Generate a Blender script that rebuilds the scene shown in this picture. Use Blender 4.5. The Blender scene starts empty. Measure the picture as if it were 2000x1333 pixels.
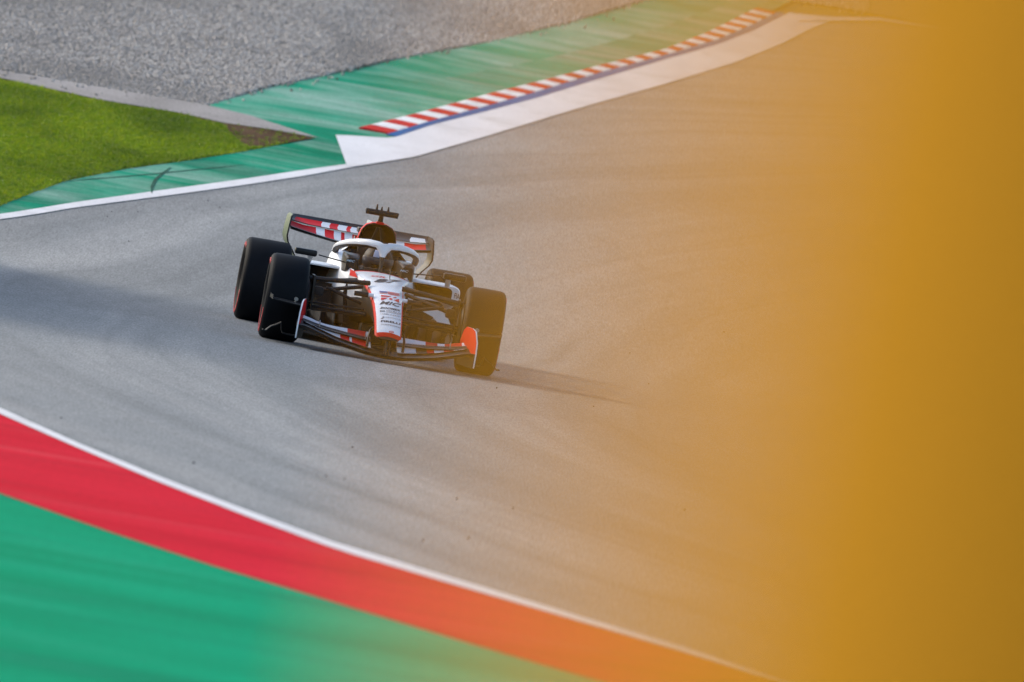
import bpy, bmesh, math, random
import numpy as np
from mathutils import Vector, Matrix

sc = bpy.context.scene
col = sc.collection
R = math.radians

# ------------------------------------------------------------------ camera, light, exposure
FPX, DIST, AZ, EL, ROLL, CX, CY = 23393.0777, 100.0, -0.0753591, 0.0344151, 0.1735267, 732.109, 696.802
cam_pos = Vector((0, -DIST * math.cos(EL), DIST * math.sin(EL)))
fw0 = Vector((0, math.cos(EL), -math.sin(EL)))
rt0 = Vector((1, 0, 0)); up0 = rt0.cross(fw0)
RT = rt0 * math.cos(ROLL) + up0 * math.sin(ROLL)
UP = -rt0 * math.sin(ROLL) + up0 * math.cos(ROLL)
centre = (fw0 + RT * (1000 - CX) / FPX - UP * (666.5 - CY) / FPX).normalized()
rgt = centre.cross(UP).normalized(); upv = rgt.cross(centre)
cd = bpy.data.cameras.new('camera'); cam = bpy.data.objects.new('camera', cd); col.objects.link(cam)
m = Matrix((rgt, upv, -centre)).transposed().to_4x4(); m.translation = cam_pos
cam.matrix_world = m
cd.sensor_width = 36; cd.lens = FPX * 36 / 2000
cd.clip_start = 0.05; cd.clip_end = 4000
cd.dof.use_dof = True; cd.dof.focus_distance = 100.3; cd.dof.aperture_fstop = 4.4
sc.camera = cam

SUN_EL, SUN_AZ = R(24), R(-62)          # azimuth from +Y towards +X: sun low to the left, a little behind the car
w = bpy.data.worlds.new('World'); sc.world = w; w.use_nodes = True
nt = w.node_tree; nt.nodes.clear()
sky = nt.nodes.new('ShaderNodeTexSky'); sky.sky_type = 'NISHITA'; sky.sun_disc = False
sky.sun_elevation = SUN_EL; sky.sun_rotation = SUN_AZ; sky.air_density = 1.0; sky.dust_density = 2.5; sky.ozone_density = 1.0
bg = nt.nodes.new('ShaderNodeBackground'); bg.inputs[1].default_value = 0.15
wo = nt.nodes.new('ShaderNodeOutputWorld')
nt.links.new(sky.outputs[0], bg.inputs[0]); nt.links.new(bg.outputs[0], wo.inputs[0])
sl = bpy.data.lights.new('sun', 'SUN'); sl.energy = 1.65; sl.angle = R(14.0); sl.color = (1, .93, .82)
so = bpy.data.objects.new('sun', sl); col.objects.link(so)
sdir = Vector((math.sin(SUN_AZ) * math.cos(SUN_EL), math.cos(SUN_AZ) * math.cos(SUN_EL), math.sin(SUN_EL)))
so.rotation_euler = sdir.to_track_quat('Z', 'Y').to_euler(); so.location = (0, 0, 60)
sc.view_settings.view_transform = 'Standard'; sc.view_settings.look = 'None'
sc.view_settings.exposure = 0.9; sc.view_settings.gamma = 1.0
sc.render.engine = 'CYCLES'
sc.cycles.use_denoising = True; sc.cycles.denoiser = 'OPENIMAGEDENOISE'
sc.cycles.use_adaptive_sampling = False
sc.cycles.max_bounces = 6

# ------------------------------------------------------------------ materials
def mat(name, c, rough=.5, metal=0, coat=0, spec=.5, noise=None, bump=None):
    """noise=(scale, amount): colour mottling. bump=(scale, strength, distance)"""
    mm = bpy.data.materials.new(name); mm.use_nodes = True
    t = mm.node_tree; b = t.nodes['Principled BSDF']
    b.inputs['Base Color'].default_value = (*c, 1); b.inputs['Roughness'].default_value = rough
    b.inputs['Metallic'].default_value = metal; b.inputs['Coat Weight'].default_value = coat
    b.inputs['Coat Roughness'].default_value = .08; b.inputs['Specular IOR Level'].default_value = spec
    tc = t.nodes.new('ShaderNodeTexCoord')
    if noise:
        n = t.nodes.new('ShaderNodeTexNoise'); n.inputs['Scale'].default_value = noise[0]; n.inputs['Detail'].default_value = 5
        t.links.new(tc.outputs['Object'], n.inputs['Vector'])
        mr = t.nodes.new('ShaderNodeMapRange')
        mr.inputs['From Min'].default_value = .3; mr.inputs['From Max'].default_value = .7
        mr.inputs['To Min'].default_value = 1 - noise[1]; mr.inputs['To Max'].default_value = 1 + noise[1]
        t.links.new(n.outputs[0], mr.inputs[0])
        mx = t.nodes.new('ShaderNodeVectorMath'); mx.operation = 'SCALE'; mx.inputs[0].default_value = c
        t.links.new(mr.outputs[0], mx.inputs['Scale']); t.links.new(mx.outputs[0], b.inputs['Base Color'])
    if bump:
        n2 = t.nodes.new('ShaderNodeTexNoise'); n2.inputs['Scale'].default_value = bump[0]; n2.inputs['Detail'].default_value = 3
        t.links.new(tc.outputs['Object'], n2.inputs['Vector'])
        bp = t.nodes.new('ShaderNodeBump'); bp.inputs['Strength'].default_value = bump[1]; bp.inputs['Distance'].default_value = bump[2]
        t.links.new(n2.outputs[0], bp.inputs['Height']); t.links.new(bp.outputs[0], b.inputs['Normal'])
    return mm

WHITE = mat('white_paint', (.71, .73, .765), .35, 0, .25, noise=(4, .03))
REDP = mat('red_paint', (.60, .006, .010), .5, 0, .03, spec=.12, noise=(6, .06))
BLACK = mat('black_carbon', (.006, .0065, .008), .42, 0, .05, spec=.3, noise=(30, .2))
MATTE = mat('matte_black', (.006, .006, .007), .7)
PGREY = mat('pale_green_paint', (.12, .16, .10), .55, spec=.2, noise=(5, .15))
INK = mat('black_print', (.012, .014, .02), .5)
BLUEP = mat('blue_print', (.05, .06, .25), .5)
PALE = mat('pale_print', (.45, .62, .75), .5)
RUBBER = mat('tyre_rubber', (.0042, .0054, .0078), .65, spec=.13, noise=(9, .2), bump=(60, .12, .002))
RIM = mat('wheel_metal', (.05, .052, .055), .35, .7)
GREY = mat('grey_metal', (.28, .28, .29), .3, .8)
VISOR = mat('visor', (.05, .055, .07), .3, 0, .15)
SUIT = mat('race_suit', (.03, .03, .035), .8, noise=(20, .3))
HELM = mat('helmet_paint', (.008, .007, .007), .55, 0, 0, spec=.2)

# ------------------------------------------------------------------ mesh helpers
def mesh(name, v, f, mats, fm=None, parent=None, smooth=True, ang=40, merge=False):
    me = bpy.data.meshes.new(name); me.from_pydata([tuple(map(float, p)) for p in v], [], [tuple(q) for q in f])
    if not isinstance(mats, (list, tuple)): mats = [mats]
    for q in mats: me.materials.append(q)
    if fm is not None: me.polygons.foreach_set('material_index', fm)
    bm = bmesh.new(); bm.from_mesh(me)
    if merge: bmesh.ops.remove_doubles(bm, verts=bm.verts, dist=1e-5)
    bmesh.ops.recalc_face_normals(bm, faces=bm.faces); bm.to_mesh(me); bm.free()
    me.update()
    if smooth:
        me.shade_smooth(); me.set_sharp_from_angle(angle=R(ang))
    o = bpy.data.objects.new(name, me); col.objects.link(o)
    if parent: o.parent = parent
    return o

class B:
    """collects pieces of ONE part"""
    def __init__(s): s.v = []; s.f = []; s.m = []
    def add(s, v, f, mi=0):
        o = len(s.v); s.v += [tuple(p) for p in v]; s.f += [tuple(i + o for i in q) for q in f]
        s.m += mi if isinstance(mi, list) else [mi] * len(f)
        return s
    def loft(s, rings, mi=0, caps=(True, True), closed=True, fmi=None):
        n = len(rings[0]); v = [p for r in rings for p in r]; f = []; mm = []
        for i in range(len(rings) - 1):
            for j in range(n if closed else n - 1):
                k = (j + 1) % n
                f.append((i * n + j, i * n + k, (i + 1) * n + k, (i + 1) * n + j)); mm.append(fmi(i, j) if fmi else mi)
        if closed and caps[0]: f.append(tuple(range(n))[::-1]); mm.append(fmi(0, -1) if fmi else mi)
        if closed and caps[1]: f.append(tuple((len(rings) - 1) * n + j for j in range(n))); mm.append(fmi(len(rings) - 2, -1) if fmi else mi)
        return s.add(v, f, mm)
    def tube(s, path, rad, seg=10, mi=0, flat=1.0, flat_axis=None):
        """rad: number or list; flat<1 squashes along flat_axis (strut shape)"""
        path = [Vector(p) for p in path]; n = len(path)
        if not hasattr(rad, '__len__'): rad = [rad] * n
        rings = []
        ref = None
        for i, p in enumerate(path):
            d = (path[min(i + 1, n - 1)] - path[max(i - 1, 0)]).normalized()
            if ref is None:
                ref = Vector(flat_axis) if flat_axis else (Vector((0, 0, 1)) if abs(d.z) < .9 else Vector((1, 0, 0)))
            a = (ref - d * ref.dot(d)).normalized(); b = d.cross(a)
            if not flat_axis: ref = a
            rings.append([p + a * math.cos(2 * math.pi * k / seg) * rad[i] * flat + b * math.sin(2 * math.pi * k / seg) * rad[i] for k in range(seg)])
        return s.loft(rings, mi)
    def box(s, lo, hi, bev=0.0, mi=0, mtx=None):
        bm = bmesh.new(); bmesh.ops.create_cube(bm, size=1)
        for q in bm.verts: q.co = Vector([lo[i] + (q.co[i] + .5) * (hi[i] - lo[i]) for i in range(3)])
        if bev: bmesh.ops.bevel(bm, geom=bm.edges[:], offset=bev, segments=2, affect='EDGES', profile=.6)
        if mtx is not None: bmesh.ops.transform(bm, matrix=mtx, verts=bm.verts)
        bm.verts.index_update(); v = [q.co.copy() for q in bm.verts]; f = [[q.index for q in fc.verts] for fc in bm.faces]; bm.free()
        return s.add(v, f, mi)
    def lathe(s, prof, seg=48, mi=0, axis='Y', fmi=None):
        rings = []
        for (r, y) in prof:
            rings.append([(r * math.cos(2 * math.pi * k / seg), y, r * math.sin(2 * math.pi * k / seg)) for k in range(seg)])
        return s.loft(rings, mi, fmi=fmi)
    def plate(s, pts, t, mi_a=0, mi_b=0, mi_e=0):
        """polygon pts (3D, roughly planar) thickened by vector t"""
        t = Vector(t); a = [Vector(p) - t * .5 for p in pts]; b = [Vector(p) + t * .5 for p in pts]; n = len(pts)
        f = [tuple(range(n)), tuple(range(n, 2 * n))[::-1]] + [(i, (i + 1) % n, n + (i + 1) % n, n + i) for i in range(n)]
        return s.add(a + b, f, [mi_a, mi_b] + [mi_e] * n)
    def build(s, name, mats, parent=None, **k):
        return mesh(name, s.v, s.f, mats, s.m, parent, **k)

def tag(o, label, cat, group=None):
    o['label'] = label; o['category'] = cat
    if group: o['group'] = group
    return o
def struct(o): o['kind'] = 'structure'; return o
def interp(x, xs, ys): return float(np.interp(x, xs, ys))

# ------------------------------------------------------------------ terrain: flat by the car, climbing behind it, a bank under the photographer
def hz(y):
    if y < -72:
        t = min(1, (-72 - y) / 20); return 1.8 * t * t * (3 - 2 * t)
    if y < 6: return 0.0
    if y < 16: return .06 * (y - 6) ** 2 / 20
    if y < 120: return .3 + .06 * (y - 16)
    return 6.54 + .06 * 60 * (1 - math.exp(-(y - 120) / 60))
def ray(px, py): return (fw0 + RT * (px - CX) / FPX - UP * (py - CY) / FPX)
def ground(px, py):
    """where the line of sight through a pixel of the photograph meets the terrain"""
    d = ray(px, py); lo, hi = 28.0, 900.0
    g = lambda t: (cam_pos + d * t).z - hz((cam_pos + d * t).y)
    t = lo
    while t < hi and g(t) > 0: t += 1.0
    a, b = t - 1, t
    for _ in range(40):
        c = (a + b) / 2
        if g(c) > 0: a = c
        else: b = c
    p = cam_pos + d * b
    return p.x, p.y
def gpts(lst): return [ground(*p) for p in lst]

def curve_fn(pts):
    """x as a function of y through ground points"""
    q = sorted([(p[1], p[0]) for p in pts]); ys = [a for a, _ in q]; xs = [b for _, b in q]
    def fn(y):
        if y <= ys[0]:
            k = (xs[1] - xs[0]) / max(ys[1] - ys[0], .3); return xs[0] + k * (y - ys[0])
        if y >= ys[-1]:
            k = (xs[-1] - xs[-2]) / max(ys[-1] - ys[-2], .3); return xs[-1] + k * (y - ys[-1])
        return float(np.interp(y, ys, xs))
    return fn
def strip(name, la, ra, y0, y1, dz, material, step=.5, parent=None, nx=1):
    n = max(2, int((y1 - y0) / step)); v = []; f = []
    for i in range(n + 1):
        y = y0 + (y1 - y0) * i / n; a, b = la(y), ra(y)
        for j in range(nx + 1): v.append((a + (b - a) * j / nx, y, hz(y) + dz))
    for i in range(n):
        for j in range(nx): k = i * (nx + 1) + j; f.append((k, k + 1, k + nx + 2, k + nx + 1))
    return mesh(name, v, f, material, None, parent, smooth=True, ang=60)

def ground_mat(name, rough=.9, spec=.3):
    mm = bpy.data.materials.new(name); mm.use_nodes = True; t = mm.node_tree; b = t.nodes['Principled BSDF']; L = t.links
    b.inputs['Roughness'].default_value = rough; b.inputs['Specular IOR Level'].default_value = spec
    tc = t.nodes.new('ShaderNodeTexCoord')
    def noise(sc_xyz, detail=4, rgh=.55, dist=0):
        mp = t.nodes.new('ShaderNodeMapping'); mp.inputs['Scale'].default_value = sc_xyz
        L.new(tc.outputs['Object'], mp.inputs[0]); n = t.nodes.new('ShaderNodeTexNoise')
        n.inputs['Scale'].default_value = 1; n.inputs['Detail'].default_value = detail; n.inputs['Roughness'].default_value = rgh
        n.inputs['Distortion'].default_value = dist
        L.new(mp.outputs[0], n.inputs['Vector']); return n.outputs[0]
    def rng(x, a, b_, c, d):
        q = t.nodes.new('ShaderNodeMapRange'); q.inputs[1].default_value = a; q.inputs[2].default_value = b_
        q.inputs[3].default_value = c; q.inputs[4].default_value = d; L.new(x, q.inputs[0]); return q.outputs[0]
    def mix(fac, a, b_):
        q = t.nodes.new('ShaderNodeMix'); q.data_type = 'RGBA'
        L.new(fac, q.inputs[0])
        for k, s in ((6, a), (7, b_)):
            if isinstance(s, tuple): q.inputs[k].default_value = (*s, 1)
            else: L.new(s, q.inputs[k])
        return q.outputs[2]
    def scale(c, k):
        q = t.nodes.new('ShaderNodeVectorMath'); q.operation = 'SCALE'; L.new(c, q.inputs[0]); L.new(k, q.inputs['Scale']); return q.outputs[0]
    return mm, t, b, L, noise, rng, mix, scale

def G(name, c1, c2, sc3, rough=.9, spec=.3, lo=.35, hi=.65, layers=(), grains=(), bump=None, curved=False):
    """layers: (colour, scale3, lo, hi, strength[, distortion]); grains: (scale3, amount)"""
    mm, t, b, L, noise, rng, mix, scl = ground_mat(name, rough, spec)
    c = mix(rng(noise(sc3), lo, hi, 0, 1), c1, c2)
    if curved:      # rubber laid down along the racing line, which bends like the edges of the track
        tc = t.nodes.new('ShaderNodeTexCoord'); sp_ = t.nodes.new('ShaderNodeSeparateXYZ'); L.new(tc.outputs['Object'], sp_.inputs[0])
        def M(op, a, b_):
            q = t.nodes.new('ShaderNodeMath'); q.operation = op
            for k_, x_ in enumerate((a, b_)):
                if isinstance(x_, (int, float)): q.inputs[k_].default_value = x_
                else: L.new(x_, q.inputs[k_])
            return q.outputs[0]
        yy = M('ADD', sp_.outputs[1], 1.5); u_ = M('SUBTRACT', sp_.outputs[0], M('MULTIPLY', M('MULTIPLY', yy, yy), .0051))
        wob = noise((.15, .05, 1), 2); u_ = M('ADD', u_, M('MULTIPLY', wob, 1.6))
        def band(su, sv, off=0):
            cb = t.nodes.new('ShaderNodeCombineXYZ'); L.new(M('MULTIPLY', u_, su), cb.inputs[0]); L.new(M('MULTIPLY', sp_.outputs[1], sv), cb.inputs[1]); cb.inputs[2].default_value = off
            nn = t.nodes.new('ShaderNodeTexNoise'); nn.inputs['Scale'].default_value = 1; nn.inputs['Detail'].default_value = 4; L.new(cb.outputs[0], nn.inputs['Vector']); return nn.outputs[0]
        c = mix(rng(band(.55, .018), .46, .68, 0, .6), c, (.120, .127, .132))
        c = mix(rng(band(2.6, .05, 7), .50, .74, 0, .42), c, (.092, .097, .101))
        c = mix(rng(band(1.3, .03, 3), .52, .75, 0, .6), c, (.30, .302, .30))
        c = mix(rng(band(7.0, .07, 11), .58, .74, 0, .28), c, (.085, .089, .094))
    for ly in layers:
        c = mix(rng(noise(ly[1], 5, .6, ly[5] if len(ly) > 5 else 0), ly[2], ly[3], 0, ly[4]), c, ly[0])
    for g in grains:
        c = scl(c, rng(noise(g[0], 2), .25, .75, 1 - g[1], 1 + g[1]))
    L.new(c, b.inputs['Base Color'])
    if bump:
        bp = t.nodes.new('ShaderNodeBump'); bp.inputs['Strength'].default_value = bump[1]; bp.inputs['Distance'].default_value = bump[2]
        L.new(noise(bump[0], 3), bp.inputs['Height']); L.new(bp.outputs[0], b.inputs['Normal'])
    return mm

ASPHALT = G('asphalt', (.182, .194, .202), (.230, .238, .240), (.3, .08, 1), rough=.85, spec=.25, curved=True,
            layers=[((.12, .125, .132), (.3, .13, 1), .52, .72, .5, .9)],
            grains=[((70, 4, 70), .30), ((24, 1.2, 24), .09), ((5, .5, 5), .05)], bump=((120, 20, 120), .2, .003))
GREEN = G('green_paint', (.005, .185, .097), (.012, .265, .158), (.6, .25, 1), rough=1.0, spec=.02,
          layers=[((.30, .42, .37), (.30, .55, 1), .43, .72, .85, .8), ((.006, .12, .07), (.25, .4, 1), .52, .72, .6, .5)],
          grains=[((30, 4, 30), .10), ((3, 1.2, 3), .08)])
GREEN_NEAR = G('green_strip_paint', (.002, .235, .110), (.003, .295, .148), (.25, .5, 1), rough=1.0, spec=.02,
               layers=[((.005, .15, .08), (.18, .6, 1), .48, .74, .75, .9), ((.03, .34, .20), (.3, 1.4, 1), .54, .8, .5, .8)], grains=[((20, 3, 20), .06)])
REDS = G('red_strip_paint', (.50, .011, .026), (.58, .017, .037), (.3, .6, 1), rough=1.0, spec=.02,
         layers=[((.34, .010, .022), (.3, 1.0, 1), .50, .76, .6, .8), ((.55, .10, .11), (.25, 1.6, 1), .56, .8, .4, .8)], grains=[((25, 3, 25), .06)])
WLINE = G('white_line_paint', (.60, .60, .62), (.68, .68, .70), (1.5, .4, 1), rough=1.0, spec=.02,
          layers=[((.36, .355, .35), (.8, .45, 1), .52, .76, .55, .9)], grains=[((40, 6, 40), .06)])
KRED = G('kerb_red', (.46, .012, .018), (.54, .02, .025), (2, 1, 1), rough=.9, spec=.05, layers=[((.16, .05, .05), (2.5, 1.2, 1), .50, .75, .7, .8)])
KWHITE = G('kerb_white', (.70, .70, .70), (.80, .80, .80), (2, 1, 1), rough=.65, layers=[((.20, .19, .18), (2.5, 1.2, 1), .50, .75, .7, .8)])
KBLUE = G('kerb_blue', (.003, .08, .24), (.005, .11, .31), (2, .6, 1), rough=.9, spec=.05, grains=[((20, 4, 20), .12)])
CONC = G('concrete', (.24, .225, .215), (.32, .30, .29), (1.2, .5, 1), rough=1, spec=.08, layers=[((.22, .20, .185), (1, .6, 1), .5, .75, .6, .5)], grains=[((35, 6, 35), .14)])
DIRT = G('bare_earth', (.065, .038, .020), (.105, .065, .038), (2, .8, 1), rough=1, spec=.02, layers=[((.06, .045, .03), (5, 2, 1), .5, .7, .7)], grains=[((30, 8, 30), .25)], bump=((14, 8, 14), .8, .03))
GRASSG = G('turf_soil', (.11, .15, .006), (.19, .23, .010), (1.2, .5, 1), rough=1, spec=.02, layers=[((.035, .04, .012), (3, 1, 1), .5, .7, .7)], grains=[((40, 10, 40), .3)])
GRAVB = G('gravel_bed', (.10, .092, .085), (.16, .15, .14), (1, .4, 1), grains=[((45, 45, 45), .35)], bump=((30, 30, 30), .8, .03))
BANK = G('dry_grass_bank', (.07, .075, .02), (.12, .09, .035), (.5, .3, 1), layers=[((.05, .035, .018), (1, .5, 1), .5, .7, .7)], grains=[((12, 5, 12), .25)])
SKID = mat('skid_rubber', (.012, .085, .055), .9, spec=.1, noise=(3, .5))

# ------------------------------------------------------------------ the ground sheets
ys = sorted(set([-400, -300, -200, -150, -120, -105] + [-95 + i * 1.0 for i in range(26)] + [-60 + 10 * i for i in range(7)] + [4 + i * .5 for i in range(30)] + [20 + i * 4 for i in range(40)] + [185 + i * 25 for i in range(25)]))
xs = [-900, -300, -100, -40, -20, -10, 0, 10, 20, 40, 100, 300, 900]
v = [(x, y, hz(y) - .03) for y in ys for x in xs]; n = len(xs)
f = [(i * n + j, i * n + j + 1, (i + 1) * n + j + 1, (i + 1) * n + j) for i in range(len(ys) - 1) for j in range(n - 1)]
struct(mesh('ground', v, f, BANK, smooth=True, ang=80))

# edges read off the photograph, put on the terrain
near_out = gpts([(0, 799), (144, 864), (306, 931.5), (481, 999), (656, 1063), (875, 1129), (1145, 1211), (1353, 1273), (1516, 1329), (1800, 1400)])
near_in = gpts([(0, 811), (144, 874), (306, 942.5), (481, 1011), (656, 1076), (875, 1141.5), (1145, 1221), (1353, 1283), (1516, 1337), (1800, 1408)])
near_rg = gpts([(0, 965), (210, 1039), (420, 1108), (656, 1179), (875, 1246.5), (1156, 1329), (1500, 1425)])
far_low = gpts([(0, 430), (140, 408), (315, 385), (455, 366), (595, 345), (680, 329), (810, 308), (950, 268), (1125, 215), (1300, 166), (1440, 123), (1528, 88), (1591, 56), (1629, 42)])
far_up = gpts([(0, 419.6), (140, 397.5), (315, 373), (455, 354), (595, 333), (676, 322)])
grass_e = gpts([(-40, 417), (0, 403), (70, 375), (130, 354), (245, 331), (350, 317), (469, 298), (613, 271.5)])
blue_lo = gpts([(765, 271.5), (845, 245), (950, 219), (1055, 191), (1160, 159), (1300, 118), (1405, 88), (1475, 61), (1531, 33)])
blue_up = gpts([(754, 265), (845, 238), (950, 210), (1055, 180), (1160, 148), (1300, 110), (1405, 79), (1475, 49), (1514, 30)])
kerb_up = gpts([(700, 253), (791, 231), (873, 209), (954, 187), (1059, 161), (1157, 135), (1300, 99.5), (1384, 66.5), (1440, 38.5), (1479, 19)])
grav_e = gpts([(403, 207), (525, 172), (700, 135), (775, 116), (950, 84), (1125, 42), (1265, 0), (1380, -30)])
conc_up = gpts([(-60, 128), (0, 138), (245, 180), (403, 207), (490, 228), (613, 268)])
conc_lo = gpts([(-60, 144), (0, 154), (193, 196), (350, 222), (438, 242), (525, 254), (620, 271)])

nf_out, nf_in, nf_rg = curve_fn(near_out), curve_fn(near_in), curve_fn(near_rg)
yl0 = -22.0; yf0 = far_low[0][1]
yend = far_low[-1][1]
ffl = curve_fn(far_low)
# asphalt: right of the near edge, bulging out of frame on the left, right of the far edge
ynear_top = near_out[0][1]
def track_left(y):
    if y <= ynear_top: return nf_out(y) - .05
    if y >= yf0: return ffl(y) - .05
    a, b_ = nf_out(ynear_top), ffl(yf0); t = (y - ynear_top) / (yf0 - ynear_top)
    return a + (b_ - a) * t - 6 * math.sin(math.pi * t)
struct(strip('race_track', track_left, lambda y: 70, -62, yend, .0, ASPHALT, step=.4, nx=6))

# near side: white line, red strip, green strip (curving away to the left)
ya, yb = -52, ynear_top + 1.5
struct(strip('white_edge_line', nf_in, nf_out, ya, yb, .009, WLINE))
struct(strip('red_run_off_strip', nf_rg, nf_in, ya, yb, .006, REDS, nx=3))
struct(strip('green_run_off_strip', lambda y: -60, nf_rg, ya, yb, .003, GREEN_NEAR, nx=4))

# far side
fup = curve_fn(far_up); fg = curve_fn(grass_e); fgr = curve_fn(grav_e); fku = curve_fn(kerb_up); fbl = curve_fn(blue_lo); fbu = curve_fn(blue_up)
y_white = ground(676, 322)[1]; y_gt = grass_e[-1][1]
struct(strip('far_white_edge_line', fup, ffl, yf0 - 1.5, y_white + .2, .007, WLINE))
yk0 = kerb_up[0][1]; yk1 = kerb_up[-1][1]
c0 = ground(655, 264.5); c1 = ground(676, 322)
def apron_left(y):   # slanted end of the white apron, then the foot of the blue line
    if y < blue_lo[0][1]:
        t = (y - c1[1]) / (c0[1] - c1[1]); e = c1[0] + (c0[0] - c1[0]) * t
        return max(e, -99) if y < c0[1] else c0[0] + (y - c0[1]) / max(.01, blue_lo[0][1] - c0[1]) * (blue_lo[0][0] - c0[0])
    return fbl(y)
struct(strip('white_apron', apron_left, ffl, c1[1] - .2, yk1 + .5, .009, WLINE, step=.3, nx=2))
# the green apron behind the kerb and along the grass
def green_left(y): return fg(y) if y < y_gt else (fgr(y) if y > conc_up[3][1] else interp(y, [y_gt, conc_up[3][1]], [grass_e[-1][0], conc_up[3][0]]))
struct(strip('green_apron', green_left, lambda y: fku(y) + .2 if y > yk1 else (max(ffl(y), apron_left(y)) if y > c1[1] else ffl(y)), grass_e[0][1] - 1, yk1 + 9, .003, GREEN, step=.3, nx=4))
# far line where the track bends away to the right, and the bank behind it
far_bend = gpts([(1560, 30), (1629, 36), (1720, 37), (1825, 53), (2000, 74), (2300, 122)])
far_bend2 = gpts([(1560, 44), (1629, 44), (1720, 44), (1825, 59), (2000, 80), (2300, 128)])
v = []; f = []
for a, b_ in zip(far_bend2, far_bend):
    v += [(a[0], a[1], hz(a[1]) + .02), (b_[0], b_[1], hz(b_[1]) + .02)]
f = [(2 * i, 2 * i + 2, 2 * i + 3, 2 * i + 1) for i in range(len(far_bend) - 1)]
struct(mesh('bend_white_line', v, f, WLINE))
v = []; f = []
for b_ in far_bend2:
    v += [(b_[0], b_[1], hz(b_[1]) + .0), (b_[0], yend - 1.5, hz(yend - 1.5) + 0.001)]
f = [(2 * i, 2 * i + 2, 2 * i + 3, 2 * i + 1) for i in range(len(far_bend2) - 1)]
struct(mesh('track_bend', v, f, ASPHALT))

# concrete strip between grass and gravel
def quad_strip(name, A, Bp, dz, material, n=40):
    v = []; f = []
    ta = np.linspace(0, 1, len(A)); tb = np.linspace(0, 1, len(Bp))
    for i in range(n + 1):
        t = i / n
        for P, tt in ((A, ta), (Bp, tb)):
            x = interp(t, tt, [p[0] for p in P]); y = interp(t, tt, [p[1] for p in P]); v.append((x, y, hz(y) + dz))
    f = [(2 * i, 2 * i + 2, 2 * i + 3, 2 * i + 1) for i in range(n)]
    return mesh(name, v, f, material)
struct(quad_strip('concrete_path', conc_lo, conc_up, .010, CONC))
# grass and gravel beds
conc_fn_up = lambda x: interp(x, [p[0] for p in conc_up], [p[1] for p in conc_up])
conc_fn_lo = lambda x: interp(x, [p[0] for p in conc_lo], [p[1] for p in conc_lo])
def cross_strip(name, xs_, lo, hi, dz, material, ny=24):
    v = []; f = []; k = ny + 1
    for x in xs_:
        a, b_ = lo(x), hi(x)
        for j in range(k): y = a + (b_ - a) * j / ny; v.append((x, y, hz(y) + dz))
    f = [(i * k + j, i * k + j + 1, (i + 1) * k + j + 1, (i + 1) * k + j) for i in range(len(xs_) - 1) for j in range(ny)]
    return mesh(name, v, f, material)
gx = [p[0] for p in grass_e]; gy = [p[1] for p in grass_e]
grass_lo = lambda x: interp(x, gx, gy)
xg1 = grass_e[-1][0]
struct(cross_strip('grass_verge', list(np.linspace(-40, -14, 6)) + list(np.linspace(-13.5, xg1, 50)), lambda x: grass_lo(x), lambda x: conc_fn_lo(x) + .1, .0, GRASSG))
dirt_e = gpts([(350, 224), (438, 246), (452, 268), (488, 291), (560, 281), (613, 272), (525, 256), (438, 243)])
v = [(x, y, hz(y) + .012) for x, y in dirt_e]
struct(mesh('bare_earth_patch', v, [tuple(range(len(v)))], DIRT))
ge_x = [p[0] for p in grav_e]; ge_y = [p[1] for p in grav_e]
def grav_lo(x): return conc_fn_up(x) if x < conc_up[3][0] else interp(x, ge_x, ge_y)
struct(cross_strip('gravel_trap', list(np.linspace(-40, -14, 6)) + list(np.linspace(-13.5, 9, 60)), grav_lo, lambda x: 85, .004, GRAVB, ny=60))

# skid marks on the green apron
def ribbon(name, pix, wdt, dz, material):
    P = gpts(pix); v = []; f = []
    for i, p in enumerate(P):
        d = Vector((P[min(i + 1, len(P) - 1)][0] - P[max(i - 1, 0)][0], P[min(i + 1, len(P) - 1)][1] - P[max(i - 1, 0)][1])).normalized()
        nrm = Vector((-d.y, d.x)) * wdt / 2 * (.4 if i in (0, len(P) - 1) else 1)
        for s in (-1, 1): v.append((p[0] + s * nrm.x, p[1] + s * nrm.y, hz(p[1]) + dz))
    f = [(2 * i, 2 * i + 2, 2 * i + 3, 2 * i + 1) for i in range(len(P) - 1)]
    return struct(mesh(name, v, f, material))
RIBBED = G('ribbed_green_paint', (.012, .20, .11), (.03, .26, .16), (.4, .2, 1), rough=1.0, spec=.02, layers=[((.34, .38, .33), (.25, .5, 1), .45, .72, .85, .8), ((.02, .10, .06), (.15, 4.5, 1), .52, .66, .75)], grains=[((20, 4, 20), .1)])
rib_e = gpts([(868, 154), (985, 133), (1100, 108), (1200, 82), (1300, 52), (1400, 18)]); frb = curve_fn(rib_e)
struct(strip('ribbed_apron', lambda y: min(frb(y), fku(y) - .02), lambda y: fku(y) - .01, ground(868, 154)[1], yk1 + 4, .007, RIBBED, step=.3, nx=2))
ribbon('skid_mark', [(296, 379), (297, 366), (303, 353), (316, 341), (333, 329)], .032, .008, SKID)
ribbon('skid_mark', [(128, 356), (180, 351), (240, 346.5), (300, 341), (360, 335), (420, 329), (480, 323)], .022, .008, SKID)

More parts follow.
